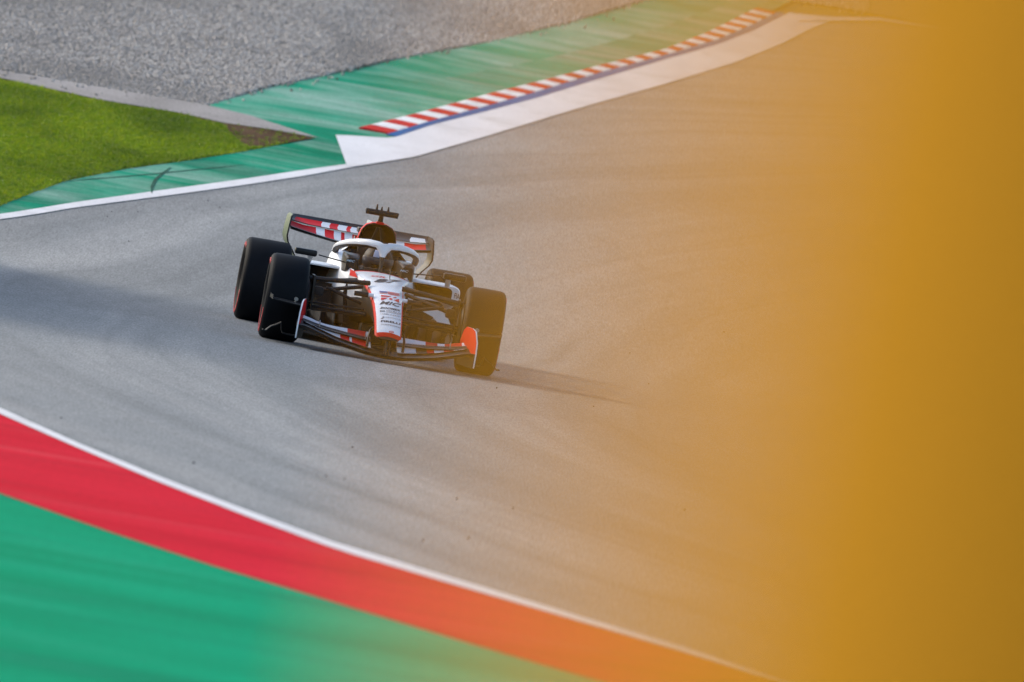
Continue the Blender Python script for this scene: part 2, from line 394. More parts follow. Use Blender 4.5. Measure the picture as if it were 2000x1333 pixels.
# ---- kerb: single blocks
kerb = bpy.data.objects.new('kerb', None); col.objects.link(kerb); struct(kerb)
kl = [Vector((p[0], p[1])) for p in kerb_up]
cum = [0]
for a, b_ in zip(kl, kl[1:]): cum.append(cum[-1] + (b_ - a).length)
NB = 49
ysamp = [interp(cum[-1] * i / NB, cum, [p.y for p in kl]) for i in range(NB + 1)]
for i in range(NB):
    y0, y1 = ysamp[i] + .012, ysamp[i + 1] - .012
    if i % 2 == 0: pass
    bb = B()
    rings = []
    for y in (y0, y1):
        a, b_ = fku(y), fbu(y) ; z = hz(y)
        rings.append([(a, y, z - .02), (a, y, z + .022), (a + .03, y, z + .028), (b_ - .03, y, z + .018), (b_, y, z + .014), (b_, y, z - .02)])
    bb.loft(rings); bb.build('kerb_block', KRED if i % 2 == 0 else KWHITE, kerb, smooth=False)
bb = B(); rings = []
for y in np.linspace(blue_up[0][1], yk1, 60):
    a, b_ = fbu(y), fbl(y); z = hz(y); rings.append([(a, y, z - .02), (a, y, z + .016), (b_, y, z + .013), (b_, y, z - .02)])
bb.loft(rings); bb.build('blue_border', KBLUE, kerb)

# ---- gravel stones, grass tufts, rubber crumbs (nobody could count them)
def scatter(name, pts, inst_obj, material, smin, smax, flat_up=False):
    me = bpy.data.meshes.new(name); me.from_pydata(pts, [], []); me.materials.append(material)
    o = bpy.data.objects.new(name, me); col.objects.link(o); o['kind'] = 'stuff'
    g = bpy.data.node_groups.new(name + '_nodes', 'GeometryNodeTree')
    g.interface.new_socket('Geometry', in_out='INPUT', socket_type='NodeSocketGeometry')
    g.interface.new_socket('Geometry', in_out='OUTPUT', socket_type='NodeSocketGeometry')
    N = g.nodes; I = N.new('NodeGroupInput'); O = N.new('NodeGroupOutput')
    iop = N.new('GeometryNodeInstanceOnPoints'); sm = N.new('GeometryNodeSetMaterial'); sm.inputs['Material'].default_value = material
    src, shape = inst_obj(N)
    rs = N.new('FunctionNodeRandomValue'); rs.data_type = 'FLOAT_VECTOR'
    rs.inputs[0].default_value = (smin, smin, smin * (.8 if flat_up else .7)); rs.inputs[1].default_value = (smax, smax, smax)
    rr = N.new('FunctionNodeRandomValue'); rr.data_type = 'FLOAT_VECTOR'
    lim = .25 if flat_up else 3.14
    rr.inputs[0].default_value = (-lim, -lim, -3.14); rr.inputs[1].default_value = (lim, lim, 3.14)
    L = g.links
    L.new(I.outputs[0], iop.inputs['Points']); L.new(src, sm.inputs[0]); L.new(sm.outputs[0], iop.inputs['Instance'])
    L.new(rr.outputs[0], iop.inputs['Rotation']); L.new(rs.outputs[0], iop.inputs['Scale']); L.new(iop.outputs[0], O.inputs[0])
    md = o.modifiers.new('scatter', 'NODES'); md.node_group = g
    return o
def inst_random_mat(name, cols, place, rough=.85, transl=0):
    mm = bpy.data.materials.new(name); mm.use_nodes = True; t = mm.node_tree; b = t.nodes['Principled BSDF']
    oi = t.nodes.new('ShaderNodeObjectInfo'); cr = t.nodes.new('ShaderNodeValToRGB')
    el = cr.color_ramp.elements
    for i, (p, c) in enumerate(cols):
        e = el[i] if i < 2 else el.new(p)
        e.position = p; e.color = (*c, 1)
    t.links.new(oi.outputs['Random'], cr.inputs[0])
    ge = t.nodes.new('ShaderNodeNewGeometry'); mp = t.nodes.new('ShaderNodeMapping'); mp.inputs['Scale'].default_value = place[1]
    ns = t.nodes.new('ShaderNodeTexNoise'); ns.inputs['Scale'].default_value = 1; ns.inputs['Detail'].default_value = 4; ns.inputs['Distortion'].default_value = .6
    t.links.new(ge.outputs['Position'], mp.inputs[0]); t.links.new(mp.outputs[0], ns.inputs['Vector'])
    mr = t.nodes.new('ShaderNodeMapRange'); mr.inputs[1].default_value = .42; mr.inputs[2].default_value = .68; mr.inputs[4].default_value = place[2]
    t.links.new(ns.outputs[0], mr.inputs[0]); mc = t.nodes.new('ShaderNodeMix'); mc.data_type = 'RGBA'
    t.links.new(mr.outputs[0], mc.inputs[0]); t.links.new(cr.outputs[0], mc.inputs[6]); mc.inputs[7].default_value = (*place[0], 1)
    t.links.new(mc.outputs[2], b.inputs['Base Color'])
    b.inputs['Roughness'].default_value = rough
    if transl:
        tr = t.nodes.new('ShaderNodeBsdfTranslucent'); mx = t.nodes.new('ShaderNodeMixShader'); mx.inputs[0].default_value = transl
        t.links.new(mc.outputs[2], tr.inputs[0]); t.links.new(b.outputs[0], mx.inputs[1]); t.links.new(tr.outputs[0], mx.inputs[2])
        t.links.new(mx.outputs[0], t.nodes['Material Output'].inputs[0])
    return mm
STONE = inst_random_mat('gravel_stone', [(0, (.11, .10, .088)), (1, (.60, .55, .50)), (.35, (.30, .272, .245)), (.7, (.43, .39, .352))], ((.22, .20, .18), (.45, .16, 1), .75))
GRASS = inst_random_mat('grass_blade', [(0, (.10, .19, .005)), (1, (.28, .40, .010)), (.5, (.19, .305, .007)), (.85, (.28, .33, .010))], ((.055, .11, .005), (.6, .28, 1), .75), .6, .35)
rng_ = np.random.default_rng(5)
def pebble(N):
    s = N.new('GeometryNodeMeshIcoSphere'); s.inputs['Radius'].default_value = 1; s.inputs['Subdivisions'].default_value = 1
    return s.outputs[0], None
pts = []
xr = rng_.uniform(-8.5, 8.5, 900000); yr = rng_.uniform(24, 75, 900000)
spill = np.where(rng_.random(900000) < .06, rng_.exponential(.35, 900000), 0)
keep = np.array([yr[i] > grav_lo(xr[i]) + .03 - spill[i] for i in range(len(xr))])
# only what can be seen (with room to step aside)
def pixels(x, y, z):
    d = np.stack([x, y + DIST * math.cos(EL), z - DIST * math.sin(EL)], 1)
    t = d @ np.array(fw0); return CX + FPX * (d @ np.array(RT)) / t, CY - FPX * (d @ np.array(UP)) / t
pxs, pys = pixels(xr, yr, np.array([hz(b_) for b_ in yr]))
keep &= (pxs > -350) & (pxs < 1700) & (pys > -120)
pts = [(a, b_, hz(b_) + .008 + .015 * math.sin(a * .9 + b_ * .5) * math.sin(b_ * .33)) for a, b_ in zip(xr[keep], yr[keep])]
scatter('gravel', pts, pebble, STONE, .011, .027)
# rubber crumbs off the racing line
CRUMB = mat('rubber_crumb_black', (.01, .01, .011), .9)
pts = []
for k in range(45):
    y = rng_.uniform(-38, 22); e = track_left(y); x = e + .3 + rng_.exponential(1.1) if rng_.random() < .6 else rng_.uniform(-4, 6)
    pts.append((x, y, hz(y) + .004))
scatter('rubber_crumbs', pts, pebble, CRUMB, .003, .010)
# grass tuft mesh
tuft = B(); rnd = random.Random(2)
for k in range(9):
    a = rnd.uniform(0, 6.28); r0 = rnd.uniform(0, .03); h = rnd.uniform(.03, .06); l = rnd.uniform(.01, .035); wd = .004
    p = Vector((math.cos(a) * r0, math.sin(a) * r0, -.005)); d = Vector((math.cos(a), math.sin(a), 0)); s = Vector((-d.y, d.x, 0)) * wd
    tuft.add([p - s, p + s, p + d * l * .4 + Vector((0, 0, h * .65)) + s * .8, p + d * l * .4 + Vector((0, 0, h * .65)) - s * .8, p + d * l + Vector((0, 0, h))], [(0, 1, 2, 3), (3, 2, 4)])
tm = bpy.data.meshes.new('grass_tuft_shape'); tm.from_pydata([tuple(q) for q in tuft.v], [], tuft.f)
xr = rng_.uniform(-8, xg1, 260000); yr = rng_.uniform(8, 40, 260000)
dpoly = [(p[0], p[1]) for p in dirt_e]
def inpoly(x, y, P):
    c = False; j = len(P) - 1
    for i in range(len(P)):
        if (P[i][1] > y) != (P[j][1] > y) and x < (P[j][0] - P[i][0]) * (y - P[i][1]) / (P[j][1] - P[i][1]) + P[i][0]: c = not c
        j = i
    return c
pts = []
for a, b_ in zip(xr, yr):
    dd = conc_fn_lo(a) - b_
    if grass_lo(a) + .03 < b_ and dd > .03 and (dd > .9 or rnd.random() < dd / .9) and not (inpoly(a, b_, dpoly) and rnd.random() < .93):
        pts.append((a, b_, hz(b_)))
def tuft_src(N):
    oi = N.new('GeometryNodeObjectInfo'); ob = bpy.data.objects.new('grass_tuft_shape', tm)
    oi.inputs[0].default_value = ob
    return oi.outputs['Geometry'], None
scatter('grass', pts, tuft_src, GRASS, .45, .95, True)

# ================================================================== the car (built in its own frame: x forward, y left, z up, origin under the front axle)
car = bpy.data.objects.new('racing_car', None); col.objects.link(car)
car.rotation_euler = (0, 0, -math.pi / 2 - AZ)
tag(car, 'white, red and black open-wheel racing car number 87 cornering on the grey asphalt', 'racing car')
Cc = Vector((DIST * math.cos(EL) * math.cos(AZ), DIST * math.cos(EL) * math.sin(AZ), DIST * math.sin(EL)))
_fw = -Cc.normalized(); _r = _fw.cross(Vector((0, 0, 1))).normalized(); _u = _r.cross(_fw)
_R = _r * math.cos(ROLL) + _u * math.sin(ROLL); _U = -_r * math.sin(ROLL) + _u * math.cos(ROLL)
def cray(px, py): return _fw + _R * (px - CX) / FPX - _U * (py - CY) / FPX
def at(px, py, x):
    d = cray(px, py); return Cc + d * ((x - Cc.x) / d.x)
def at_y(px, py, y):
    d = cray(px, py); return Cc + d * ((y - Cc.y) / d.y)
def part(name, b, mats, parent=None, **k): return b.build(name, mats, parent or car, **k)

# ---- nose and survival cell
NX = [1.085, 1.05, .8, .5, .2, 0, -.3, -.5, -.7, -.85, -1.0, -1.08]
NZ = [.215, .25, .375, .475, .545, .578, .615, .635, .65, .66, .668, .67]
NW = [.07, .098, .104, .113, .128, .138, .15, .16, .185, .215, .24, .245]
NBZ = [.19, .178, .215, .265, .31, .33, .33, .32, .30, .27, .24, .22]
CROWN = [.01, .016, .022, .026, .03, .03, .03, .03, .03, .03, .03, .03]
def nz(x): return interp(-x, [-q for q in NX], NZ)
def nw(x): return interp(-x, [-q for q in NX], NW)
def nose_z(x, y):
    c = interp(-x, [-q for q in NX], CROWN); t = min(1.2, abs(y) / nw(x)); return nz(x) - c * t ** 2.2
def nose_ring(x, k=1.0):
    wv, zt, zb = nw(x), nz(x), interp(-x, [-q for q in NX], NBZ)
    c = interp(-x, [-q for q in NX], CROWN); r = []
    for t in np.linspace(-1, 1, 11): r.append((x, t * wv, zt - c * abs(t) ** 2.2))
    ze = zt - c; hgt = ze - zb; e = min(.02, hgt * .3)
    s = [(wv + .010, ze - e * .45), (wv + .014, ze - e * 1.4), (wv * .99, ze - hgt * .55), (wv * .86, zb + hgt * .12), (wv * .62, zb)]
    r += [(x, y, z) for y, z in s]; r += [(x, -y, z) for y, z in s[::-1]]
    return r
xsn = [1.085, 1.075, 1.05, 1.0, .9, .8, .65, .5, .35, .2, .1, 0, -.15, -.3, -.4, -.5, -.6, -.7, -.78, -.85, -.92, -1.0, -1.055, -1.08]
b = B()
def nose_m(i, j):
    x = xsn[min(i, len(xsn) - 1)]
    if j == -1: return 2
    if j < 10:
        if i < 2: return 1
        return 1 if x <= -1.0 else 0
    side = j in (10, 11, 20, 19)
    if side: return 1 if x > -.42 else 0
    if x > -.5: return 2
    return 0 if j in (12, 18) else 2
b.loft([nose_ring(x) for x in xsn], fmi=nose_m)
nose = part('nose_cone', b, [WHITE, REDP, BLACK], ang=50)
def nose_hit(px, py, off=.003):
    lo, hi = 1.06, -1.08
    g = lambda x: (lambda p: p.z - nose_z(x, p.y))(at(px, py, x))
    if g(lo) < 0: return at(px, py, lo)
    a, b_ = lo, hi
    for _ in range(30):
        c = (a + b_) / 2
        if g(c) > 0: a = c
        else: b_ = c
    p = at(px, py, b_); return Vector((p.x, p.y, nose_z(p.x, p.y) + off))
# ---- lettering
def text_uv(s, shear=0.0, bold=.012):
    cu = bpy.data.curves.new('t', 'FONT'); cu.body = s; cu.shear = shear; cu.offset = bold; cu.resolution_u = 2
    ob = bpy.data.objects.new('t', cu); col.objects.link(ob)
    dg = bpy.context.evaluated_depsgraph_get(); me = bpy.data.meshes.new_from_object(ob.evaluated_get(dg))
    v = [q.co.copy() for q in me.vertices]; f = [tuple(p.vertices) for p in me.polygons]
    bpy.data.objects.remove(ob); bpy.data.curves.remove(cu); bpy.data.meshes.remove(me)
    x0 = min(p.x for p in v); x1 = max(p.x for p in v); y0 = min(p.y for p in v); y1 = max(p.y for p in v)
    return [((p.x - x0) / (x1 - x0), (p.y - y0) / (y1 - y0)) for p in v], f
UPX = (.173, -.985)
def letter(s, p0, p1, h, hit, material, parent, shear=0., bold=.012, sag=0.0):
    uv, f = text_uv(s, shear, bold); v = []
    for u, q in uv:
        x = p0[0] + (p1[0] - p0[0]) * u + UPX[0] * h * q; y = p0[1] + (p1[1] - p0[1]) * u + UPX[1] * h * q - sag * 4 * u * (1 - u)
        v.append(hit(x, y))
    return mesh('lettering', v, f, material, None, parent, smooth=False)
def patch(polys, hit, material, parent, name='decal', nsub=4):
    """flat print: list of pixel quads laid on a surface"""
    v = []; f = []
    for q in polys:
        o = len(v)
        for i in range(nsub + 1):
            for j in range(nsub + 1):
                a, c = i / nsub, j / nsub
                x = (q[0][0] * (1 - a) + q[1][0] * a) * (1 - c) + (q[3][0] * (1 - a) + q[2][0] * a) * c
                y = (q[0][1] * (1 - a) + q[1][1] * a) * (1 - c) + (q[3][1] * (1 - a) + q[2][1] * a) * c
                v.append(hit(x, y))
        n = nsub + 1
        f += [(o + i * n + j, o + (i + 1) * n + j, o + (i + 1) * n + j + 1, o + i * n + j + 1) for i in range(nsub) for j in range(nsub)]
    return mesh(name, v, f, material, None, parent, smooth=False)
H = nose_hit
patch([[(741, 569), (756.5, 570.3), (756.5, 572.6), (741, 571.8)]], H, BLUEP, nose, 'flag_canton')
patch([[(757, 570.2 + k * 2), (780, 574.5 + k * 2), (780, 575.5 + k * 2), (757, 571.2 + k * 2)] for k in range(3)] + [[(741, 573.2), (756, 574), (756, 574.8), (741, 574)]], H, REDP, nose, 'flag_stripes')
patch([[(744, 577.2), (765, 579.3), (759, 580.8), (744, 580)], [(744, 582.2), (757, 582.6), (752, 585.2), (744, 585)],
       [(762, 582.6), (767.5, 585), (764, 587), (759, 584.8)], [(766, 582.3), (772, 581), (776, 583), (770, 583)],
       [(769, 586.8), (779.5, 585), (779.5, 592.5), (774, 589.5)], [(744, 586), (750, 586), (750, 587), (744, 586.8)]], H, REDP, nose, 'team_emblem')
letter('MIC', (741, 595.5), (782.5, 602), 6.6, H, INK, nose, .3, .03, sag=2.0)
letter('ZOOMEX', (741, 604), (782.5, 610), 3.8, H, INK, nose, .2, .03, sag=1.6)
patch([[(742, 607), (751, 607), (751, 607.7), (742, 607.7)], [(742, 609.3), (751, 609.3), (751, 610), (742, 610)], [(742, 607), (743, 607), (743, 610), (742, 610)], [(750, 607), (751, 607), (751, 610), (750, 610)]], H, INK, nose, 'box_emblem')
letter('VITALIS', (753.5, 609), (782.5, 615), 2.4, H, INK, nose, 0, 0, sag=1.4)
letter('CONSTRUCT', (753.5, 611.5), (782.5, 617.6), 2.2, H, INK, nose, 0, 0, sag=1.4)
letter('LOREM & JERSEY', (743, 615.5), (782.5, 622.5), 2.8, H, INK, nose, 0, 0, sag=1.6)
letter('2', (743, 623.5), (750, 623.5), 4.4, H, INK, nose, .4, .02)
letter('INFRASTRUCTURE', (753, 621.5), (782.5, 628), 2.0, H, INK, nose, 0, -.005, sag=1.2)
letter('PIRELLI', (743.5, 630), (781.5, 636), 3.6, H, INK, nose, 0, .03, sag=1.8)
letter('CHAMPIONS', (744, 635.5), (781.5, 643), 2.4, H, INK, nose, 0, 0, sag=1.8)
letter('O', (759, 651), (769, 652.5), 4.5, H, REDP, nose, 0, .0)
letter('G', (762, 650.6), (766.5, 651.2), 3.2, H, REDP, nose, 0, .01)
letter('GR', (725, 541), (752, 544.5), 2.6, H, REDP, nose, .3, .01, sag=.6)
letter('87', (730, 552.5), (785.5, 556.5), 7.0, H, INK, nose, .25, .05, sag=1.2)
# side of the cell: red block, dark wedge, lettering
def side_hit(px, py, off=.004):
    a, b_ = .0, -1.07
    g = lambda x: at(px, py, x).y + nw(x) + .014       # >0: still inside the cell
    best = None
    xs_ = np.linspace(-.1, -1.06, 120)
    for x in xs_:
        p = at(px, py, x)
        if p.y >= -(nw(x) + .016): best = p; break
    p = best or at(px, py, -.9)
    return Vector((p.x, -(nw(p.x) + .014 + off), p.z))
patch([[(684.5, 526), (694, 530.5), (699, 543), (683.5, 538.5)]], side_hit, REDP, nose, 'red_panel')
letter('ORION', (677.5, 548), (695, 551.5), 5, side_hit, INK, nose, .1, .02)
# ---- antenna, coaming
b = B().tube([at(759.5, 553, -.62), at(761, 545, -.66), at(763, 524, -.74)], [.011, .010, .004], 8, flat=.5, flat_axis=(0, 1, 0)); part('antenna', b, MATTE)

# ---- cockpit tub, panels, headrest
b = B()
for s in (-1, 1):
    rings = []
    for x, yo, yi, zt, zb in ((-1.06, .25, .20, .655, .2), (-1.3, .30, .235, .665, .18), (-1.6, .335, .25, .69, .18), (-1.9, .36, .25, .755, .18), (-2.1, .37, .2, .78, .2)):
        rings.append([(x, s * yi, zb), (x, s * yi, zt - .01), (x, s * (yi + .02), zt), (x, s * (yo - .03), zt - .005), (x, s * yo, zt - .05), (x, s * (yo + .03), zt - .2), (x, s * yo * .95, zb)])
    b.loft(rings, fmi=lambda i, j: 1 if j in (-1, 0, 5, 6) else 0)
part('cockpit_side', b, [WHITE, BLACK])
b = B().box((-2.05, -.24, .16), (-1.1, .24, .30)); b.box((-2.12, -.22, .25), (-2.02, .22, .8)); part('seat', b, MATTE)
for s in (-1, 1):
    b = B()
    rings = []
    for x, y0, y1, z0, z1 in ((-1.20, .195, .285, .64, .745), (-1.26, .175, .30, .63, .768), (-1.4, .165, .305, .62, .775), (-1.6, .15, .30, .62, .78)):
        rings.append([(x, s * y0, z0), (x, s * y0, z1 - .012), (x, s * (y0 + .015), z1), (x, s * (y1 - .015), z1), (x, s * y1, z1 - .012), (x, s * y1, z0)])
    b.loft(rings); pn = part('headrest_panel', b, BLACK, ang=30)
    ph = lambda px, py: at(px, py, -1.19)
    if s < 0: letter('MIC', (676.5, 510.5), (693, 513.5), 4.2, ph, PALE, pn, .3, .02)
    else: letter('MIC', (781, 530.5), (797.5, 533.5), 4.2, ph, PALE, pn, .3, .02)
b = B().box((-1.13, -.13, .60), (-1.10, .13, .695), .012); b.box((-1.14, -.05, .62), (-1.095, .05, .67), .004, 1)
for s in (-1, 1): b.tube([(-1.13, s * .13, .69), (-1.135, s * .155, .65), (-1.13, s * .14, .60)], .016, 8)
part('steering_wheel', b, [MATTE, GREY])

# ---- halo
hp = [(-1.10, 0, .875), (-1.13, .05, .888), (-1.18, .12, .893), (-1.28, .20, .884), (-1.42, .268, .866), (-1.58, .312, .843), (-1.74, .334, .82), (-1.86, .342, .80), (-1.95, .342, .77)]
full = [(x, -y, z) for x, y, z in hp[::-1]] + hp[1:]
b = B(); rings = []
for i, p in enumerate(full):
    p = Vector(p); d = (Vector(full[min(i + 1, len(full) - 1)]) - Vector(full[max(i - 1, 0)])).normalized()
    up = Vector((0, 0, 1)); out = d.cross(up).normalized(); u2 = out.cross(d)
    k = 1 - .25 * (abs(p.y) / .34) ** 2
    rings.append([p + out * (.030 * math.cos(a)) + u2 * (.038 * k * math.sin(a)) for a in np.linspace(0, 2 * math.pi, 14, endpoint=False)])
b.loft(rings, fmi=lambda i, j: 1 if 8 <= j <= 12 else 0)
halo = part('halo', b, [WHITE, MATTE], ang=60)
b = B(); rings = []
for x, hw, dp, z in ((-1.06, .020, .035, .66), (-1.065, .0165, .035, .70), (-1.075, .017, .035, .75), (-1.085, .022, .034, .80), (-1.09, .036, .034, .835), (-1.095, .062, .034, .865), (-1.10, .088, .030, .893)):
    rings.append([(x + dp * math.cos(a), hw * math.sin(a), z) for a in np.linspace(0, 2 * math.pi, 14, endpoint=False)])
b.loft(rings, fmi=lambda i, j: 1 if (i < 3) else 0)
part('halo_pillar', b, [WHITE, BLACK], halo)
# fairing lettering
hh = lambda px, py: at(px, py, -1.07) if abs(px - 752) < 18 else at(px, py, -1.18 - .0 * px)
def halo_hit(px, py):
    p = at(px, py, -1.2); x = interp(abs(p.y), [0, .05, .12, .2, .268, .312], [-1.10, -1.13, -1.18, -1.28, -1.42, -1.58]) + .036
    return at(px, py, x)
letter('ORION', (686, 474.5), (700, 475.5), 3.6, halo_hit, INK, halo, 0, .03)
letter('180', (700.6, 475.6), (710, 476.6), 3.6, halo_hit, REDP, halo, 0, .03)
letter('ORION', (784.5, 487.5), (797, 491), 3.6, halo_hit, INK, halo, 0, .03)
letter('180', (797.6, 491.2), (805, 493.5), 3.6, halo_hit, REDP, halo, 0, .03)
patch([[(746, 473.5), (752, 474.5), (753, 477), (748, 476)], [(752, 474), (758, 476), (757.5, 477.5), (752, 476.5)]], halo_hit, INK, halo, 'bull_emblem', 2)

# ---- engine cover with airbox
ES = [  # x, [(halfwidth, z) from the top down]
    (-2.03, [(0, 1.056), (.06, 1.053), (.115, 1.03), (.150, .985), (.165, .92), (.185, .86), (.27, .78), (.36, .70), (.39, .60), (.38, .45)]),
    (-2.12, [(0, 1.060), (.058, 1.057), (.112, 1.033), (.146, .985), (.162, .92), (.185, .86), (.28, .78), (.37, .70), (.40, .60), (.39, .42)]),
    (-2.45, [(0, 1.035), (.04, 1.03), (.082, 1.0), (.105, .95), (.125, .88), (.16, .80), (.24, .71), (.33, .64), (.37, .55), (.36, .35)]),
    (-2.9, [(0, .965), (.022, .96), (.045, .93), (.062, .88), (.085, .80), (.12, .72), (.19, .63), (.27, .56), (.30, .46), (.29, .28)]),
    (-3.4, [(0, .86), (.012, .855), (.025, .82), (.04, .77), (.06, .69), (.09, .61), (.14, .53), (.19, .46), (.21, .38), (.20, .22)]),
    (-3.9, [(0, .70), (.008, .695), (.016, .67), (.025, .63), (.04, .57), (.06, .50), (.09, .44), (.12, .39), (.13, .32), (.12, .2)])]
def ering(x, pr): return [(x, y, z) for y, z in pr] + [(x, -y, z) for y, z in pr[:0:-1]]
b = B(); n = len(ES[0][1])
def em(i, j):
    if j == -1: return 2
    jj = j if j < n - 1 else 2 * n - 2 - j - 1
    if i == 0: return 1 if jj < 4 else 0
    return 1 if (jj < 3 and i < 3) else 0
b.loft([ering(*e) for e in ES], fmi=em, caps=(False, True))
cover = part('engine_cover', b, [WHITE, REDP, BLACK], ang=50)
AB = [(0, 1.045), (.057, 1.042), (.108, 1.02), (.141, .979), (.155, .92), (.155, .87), (.12, .82), (.06, .80), (0, .80)]
b = B(); o_ = [(-2.03, y, z) for y, z in ES[0][1][:6]]
lip = [(0, 1.056), (.06, 1.053), (.115, 1.03), (.150, .985), (.165, .92), (.165, .87), (.13, .81), (.065, .79), (0, .79)]
full_ring = lambda pr, x, k=1: [(x, y * k, .92 + (z - .92) * k) for y, z in pr] + [(x, -y * k, .92 + (z - .92) * k) for y, z in pr[-2:0:-1]]
b.loft([full_ring(lip, -2.05), full_ring(lip, -2.015), full_ring(lip, -2.0, .985), full_ring(AB, -2.0), full_ring(AB, -2.06, .97), full_ring(AB, -2.4, .7)],
       fmi=lambda i, j: 0 if i < 2 else 1, caps=(False, True))
ab = part('airbox_intake', b, [REDP, MATTE], cover, ang=50)
for s in (-1, 1):
    b = B().plate([(-2.06, s * .005, 1.02), (-2.06, s * .02, 1.02), (-2.06, s * .075, .80), (-2.06, s * .058, .80)], (.05, 0, 0)); part('intake_splitter', b, BLACK, cover)
b = B().box((-2.01, -.155, .50), (-1.98, .155, .84), .01); part('headrest', b, MATTE)
b = B().plate([(-2.55, 0, .99), (-2.75, 0, 1.0), (-3.05, 0, 1.035), (-3.45, 0, 1.035), (-3.62, 0, .93), (-3.75, 0, .74), (-3.4, 0, .82)], (0, .012, 0), 0, 1, 0); part('shark_fin', b, [WHITE, BLACK])

# ---- camera pod on top
b = B().tube([(-1.99, -.142, 1.143), (-1.99, -.138, 1.144), (-1.99, .138, 1.144), (-1.99, .142, 1.143)], [.018, .026, .026, .018], 12, flat=.95); 
pod = part('camera_pod', b, MATTE)
b = B().tube([(-2.03, 0, 1.05), (-2.0, 0, 1.12)], [.026, .019], 10); part('pod_stem', b, BLACK, pod)
b = B().box((-2.08, -.034, 1.045), (-1.99, .034, 1.068), .008); part('pod_base', b, REDP, pod)
for y, h_ in ((-.05, .045), (-.008, .03), (.048, .035)):
    b = B().tube([(-1.99, y, 1.165), (-1.99, y, 1.17 + h_)], [.012, .005], 8); part('pod_sensor', b, MATTE, pod)

# ---- sidepods
for s in (-1, 1):
    b = B()
    def pr(x, yi, yo, zb, zt, r):
        pts = []
        for cx_, cz_, a0 in ((yo - r, zt - r * .7, 0), (yi + .02, zt - .02, 90), (yi + .02, zb + .02, 180), (yo - r, zb + r * .7, 270)):
            rr = r if cx_ > yi + .05 else .02; rz = rr * .7 if rr == r else .02
            for a in np.linspace(a0, a0 + 90, 5): pts.append((x, s * (cx_ + rr * math.cos(R(a))), cz_ + rz * math.sin(R(a))))
        return pts
    outer = [pr(-1.46, .27, .725, .50, .640, .06), pr(-1.5, .26, .735, .495, .650, .07), pr(-1.8, .24, .74, .44, .655, .10), pr(-2.3, .2, .70, .30, .62, .14), pr(-2.9, .12, .58, .16, .52, .14), pr(-3.4, .08, .36, .12, .40, .10)]
    inner = [pr(-1.46, .29, .665, .513, .628, .05), pr(-1.5, .29, .66, .515, .625, .05), pr(-1.85, .30, .60, .53, .60, .04)]
    b.loft(outer, caps=(False, True)); b.loft([outer[0], inner[0]], caps=(False, False)); b.loft(inner, 1, caps=(False, True))
    sp = part('sidepod', b, [WHITE, MATTE], ang=45)
    # dark undercut below the inlet, and the white flow-turning panel on it
    b = B(); rings = []
    for x, yo, zt in ((-1.5, .50, .50), (-1.7, .58, .48), (-2.1, .62, .44), (-2.8, .5, .3)):
        rings.append([(x, s * .2, .06), (x, s * yo * .75, .06), (x, s * yo * .85, zt * .55), (x, s * yo, zt * .85), (x, s * (yo + .08), zt), (x, s * .2, zt)])
    b.loft(rings); part('undercut', b, MATTE, sp)
    Lq = [(826, 609), (838, 606), (851, 604.5), (866, 611), (876, 622), (881, 635), (868, 633.5), (855, 631), (846, 620)]
    q = [at(px, py, -1.46) for px, py in Lq]; pts = [(-1.46 - .25 * max(0, (p.y - .35)), s * p.y, p.z) for p in q]
    b = B().plate(pts, (.012, 0, 0)); part('turning_vane', b, WHITE, sp)
    # mirror
    y0, y1 = (.525, .735)
    b = B().box((-1.20, y0 + .02 if s > 0 else -y1, .705), (-1.11, y1 if s > 0 else -y0 - .02, .76), .018); mi = part('mirror', b, BLACK)
    b = B().tube([(-1.17, s * y0, .725), (-1.25, s * .29, .70)], .011, 8, flat=.5, flat_axis=(0, 0, 1)); part('mirror_stay', b, BLACK, mi)
    b = B().tube([(-1.18, s * .59, .715), (-1.30, s * .60, .64)], .022, 8, flat=.4, flat_axis=(1, 0, 0)); part('mirror_stem', b, WHITE, mi)
    b = B().box((-1.215, s * .63 - .085, .712), (-1.20, s * .63 + .085, .752), .004); part('mirror_glass', b, GREY, mi)
podl = [o for o in car.children if o.name.startswith('sidepod')][1]
letter('FIA', (886.5, 583), (897, 585.5), 10.5, lambda a, c: at(a, c, -1.452), INK, podl, 0, .01)

# ---- floor
b = B()
for s in (-1, 1):
    b.plate([(-.95, 0, .05), (-.95, s * .2, .05), (-1.3, s * .62, .07), (-1.5, s * .75, .075), (-2.6, s * .77, .065), (-3.1, s * .6, .06), (-3.5, s * .5, .1), (-4.0, s * .45, .22), (-4.0, 0, .22), (-3.3, 0, .05)], (0, 0, .02))
floor_ = part('floor', b, BLACK)
for s in (-1, 1):
    for k, (x, y, y2, h_) in enumerate(((-1.2, .30, .40, .27), (-1.22, .42, .54, .25), (-1.25, .54, .68, .23), (-1.3, .66, .76, .20))):
        b = B().plate([(x, s * y, .06), (x - .02, s * y, h_), (x - .35, s * (y + y2) / 2, h_ + .05), (x - .5, s * y2, h_), (x - .5, s * y2, .06)], (0, .008, 0)); part('floor_fence', b, MATTE, floor_)
b = B(); b.box((-1.75, -.74, .06), (-1.6, .74, .33), .03); part('tunnel_shade_block', b, MATTE, floor_)  # solid black box standing in for the darkness inside the floor tunnels
b = B(); b.box((-1.6, -.13, .03), (-.75, .13, .07), .01); b.box((-1.3, -.1, .07), (-.85, .1, .24), .03); part('front_splitter', b, BLACK)
b = B(); b.box((-4.45, -.07, .24), (-3.6, .07, .42), .03); b.box((-4.5, -.035, .28), (-4.45, .035, .38), .005, 1); part('crash_structure', b, [BLACK, REDP])

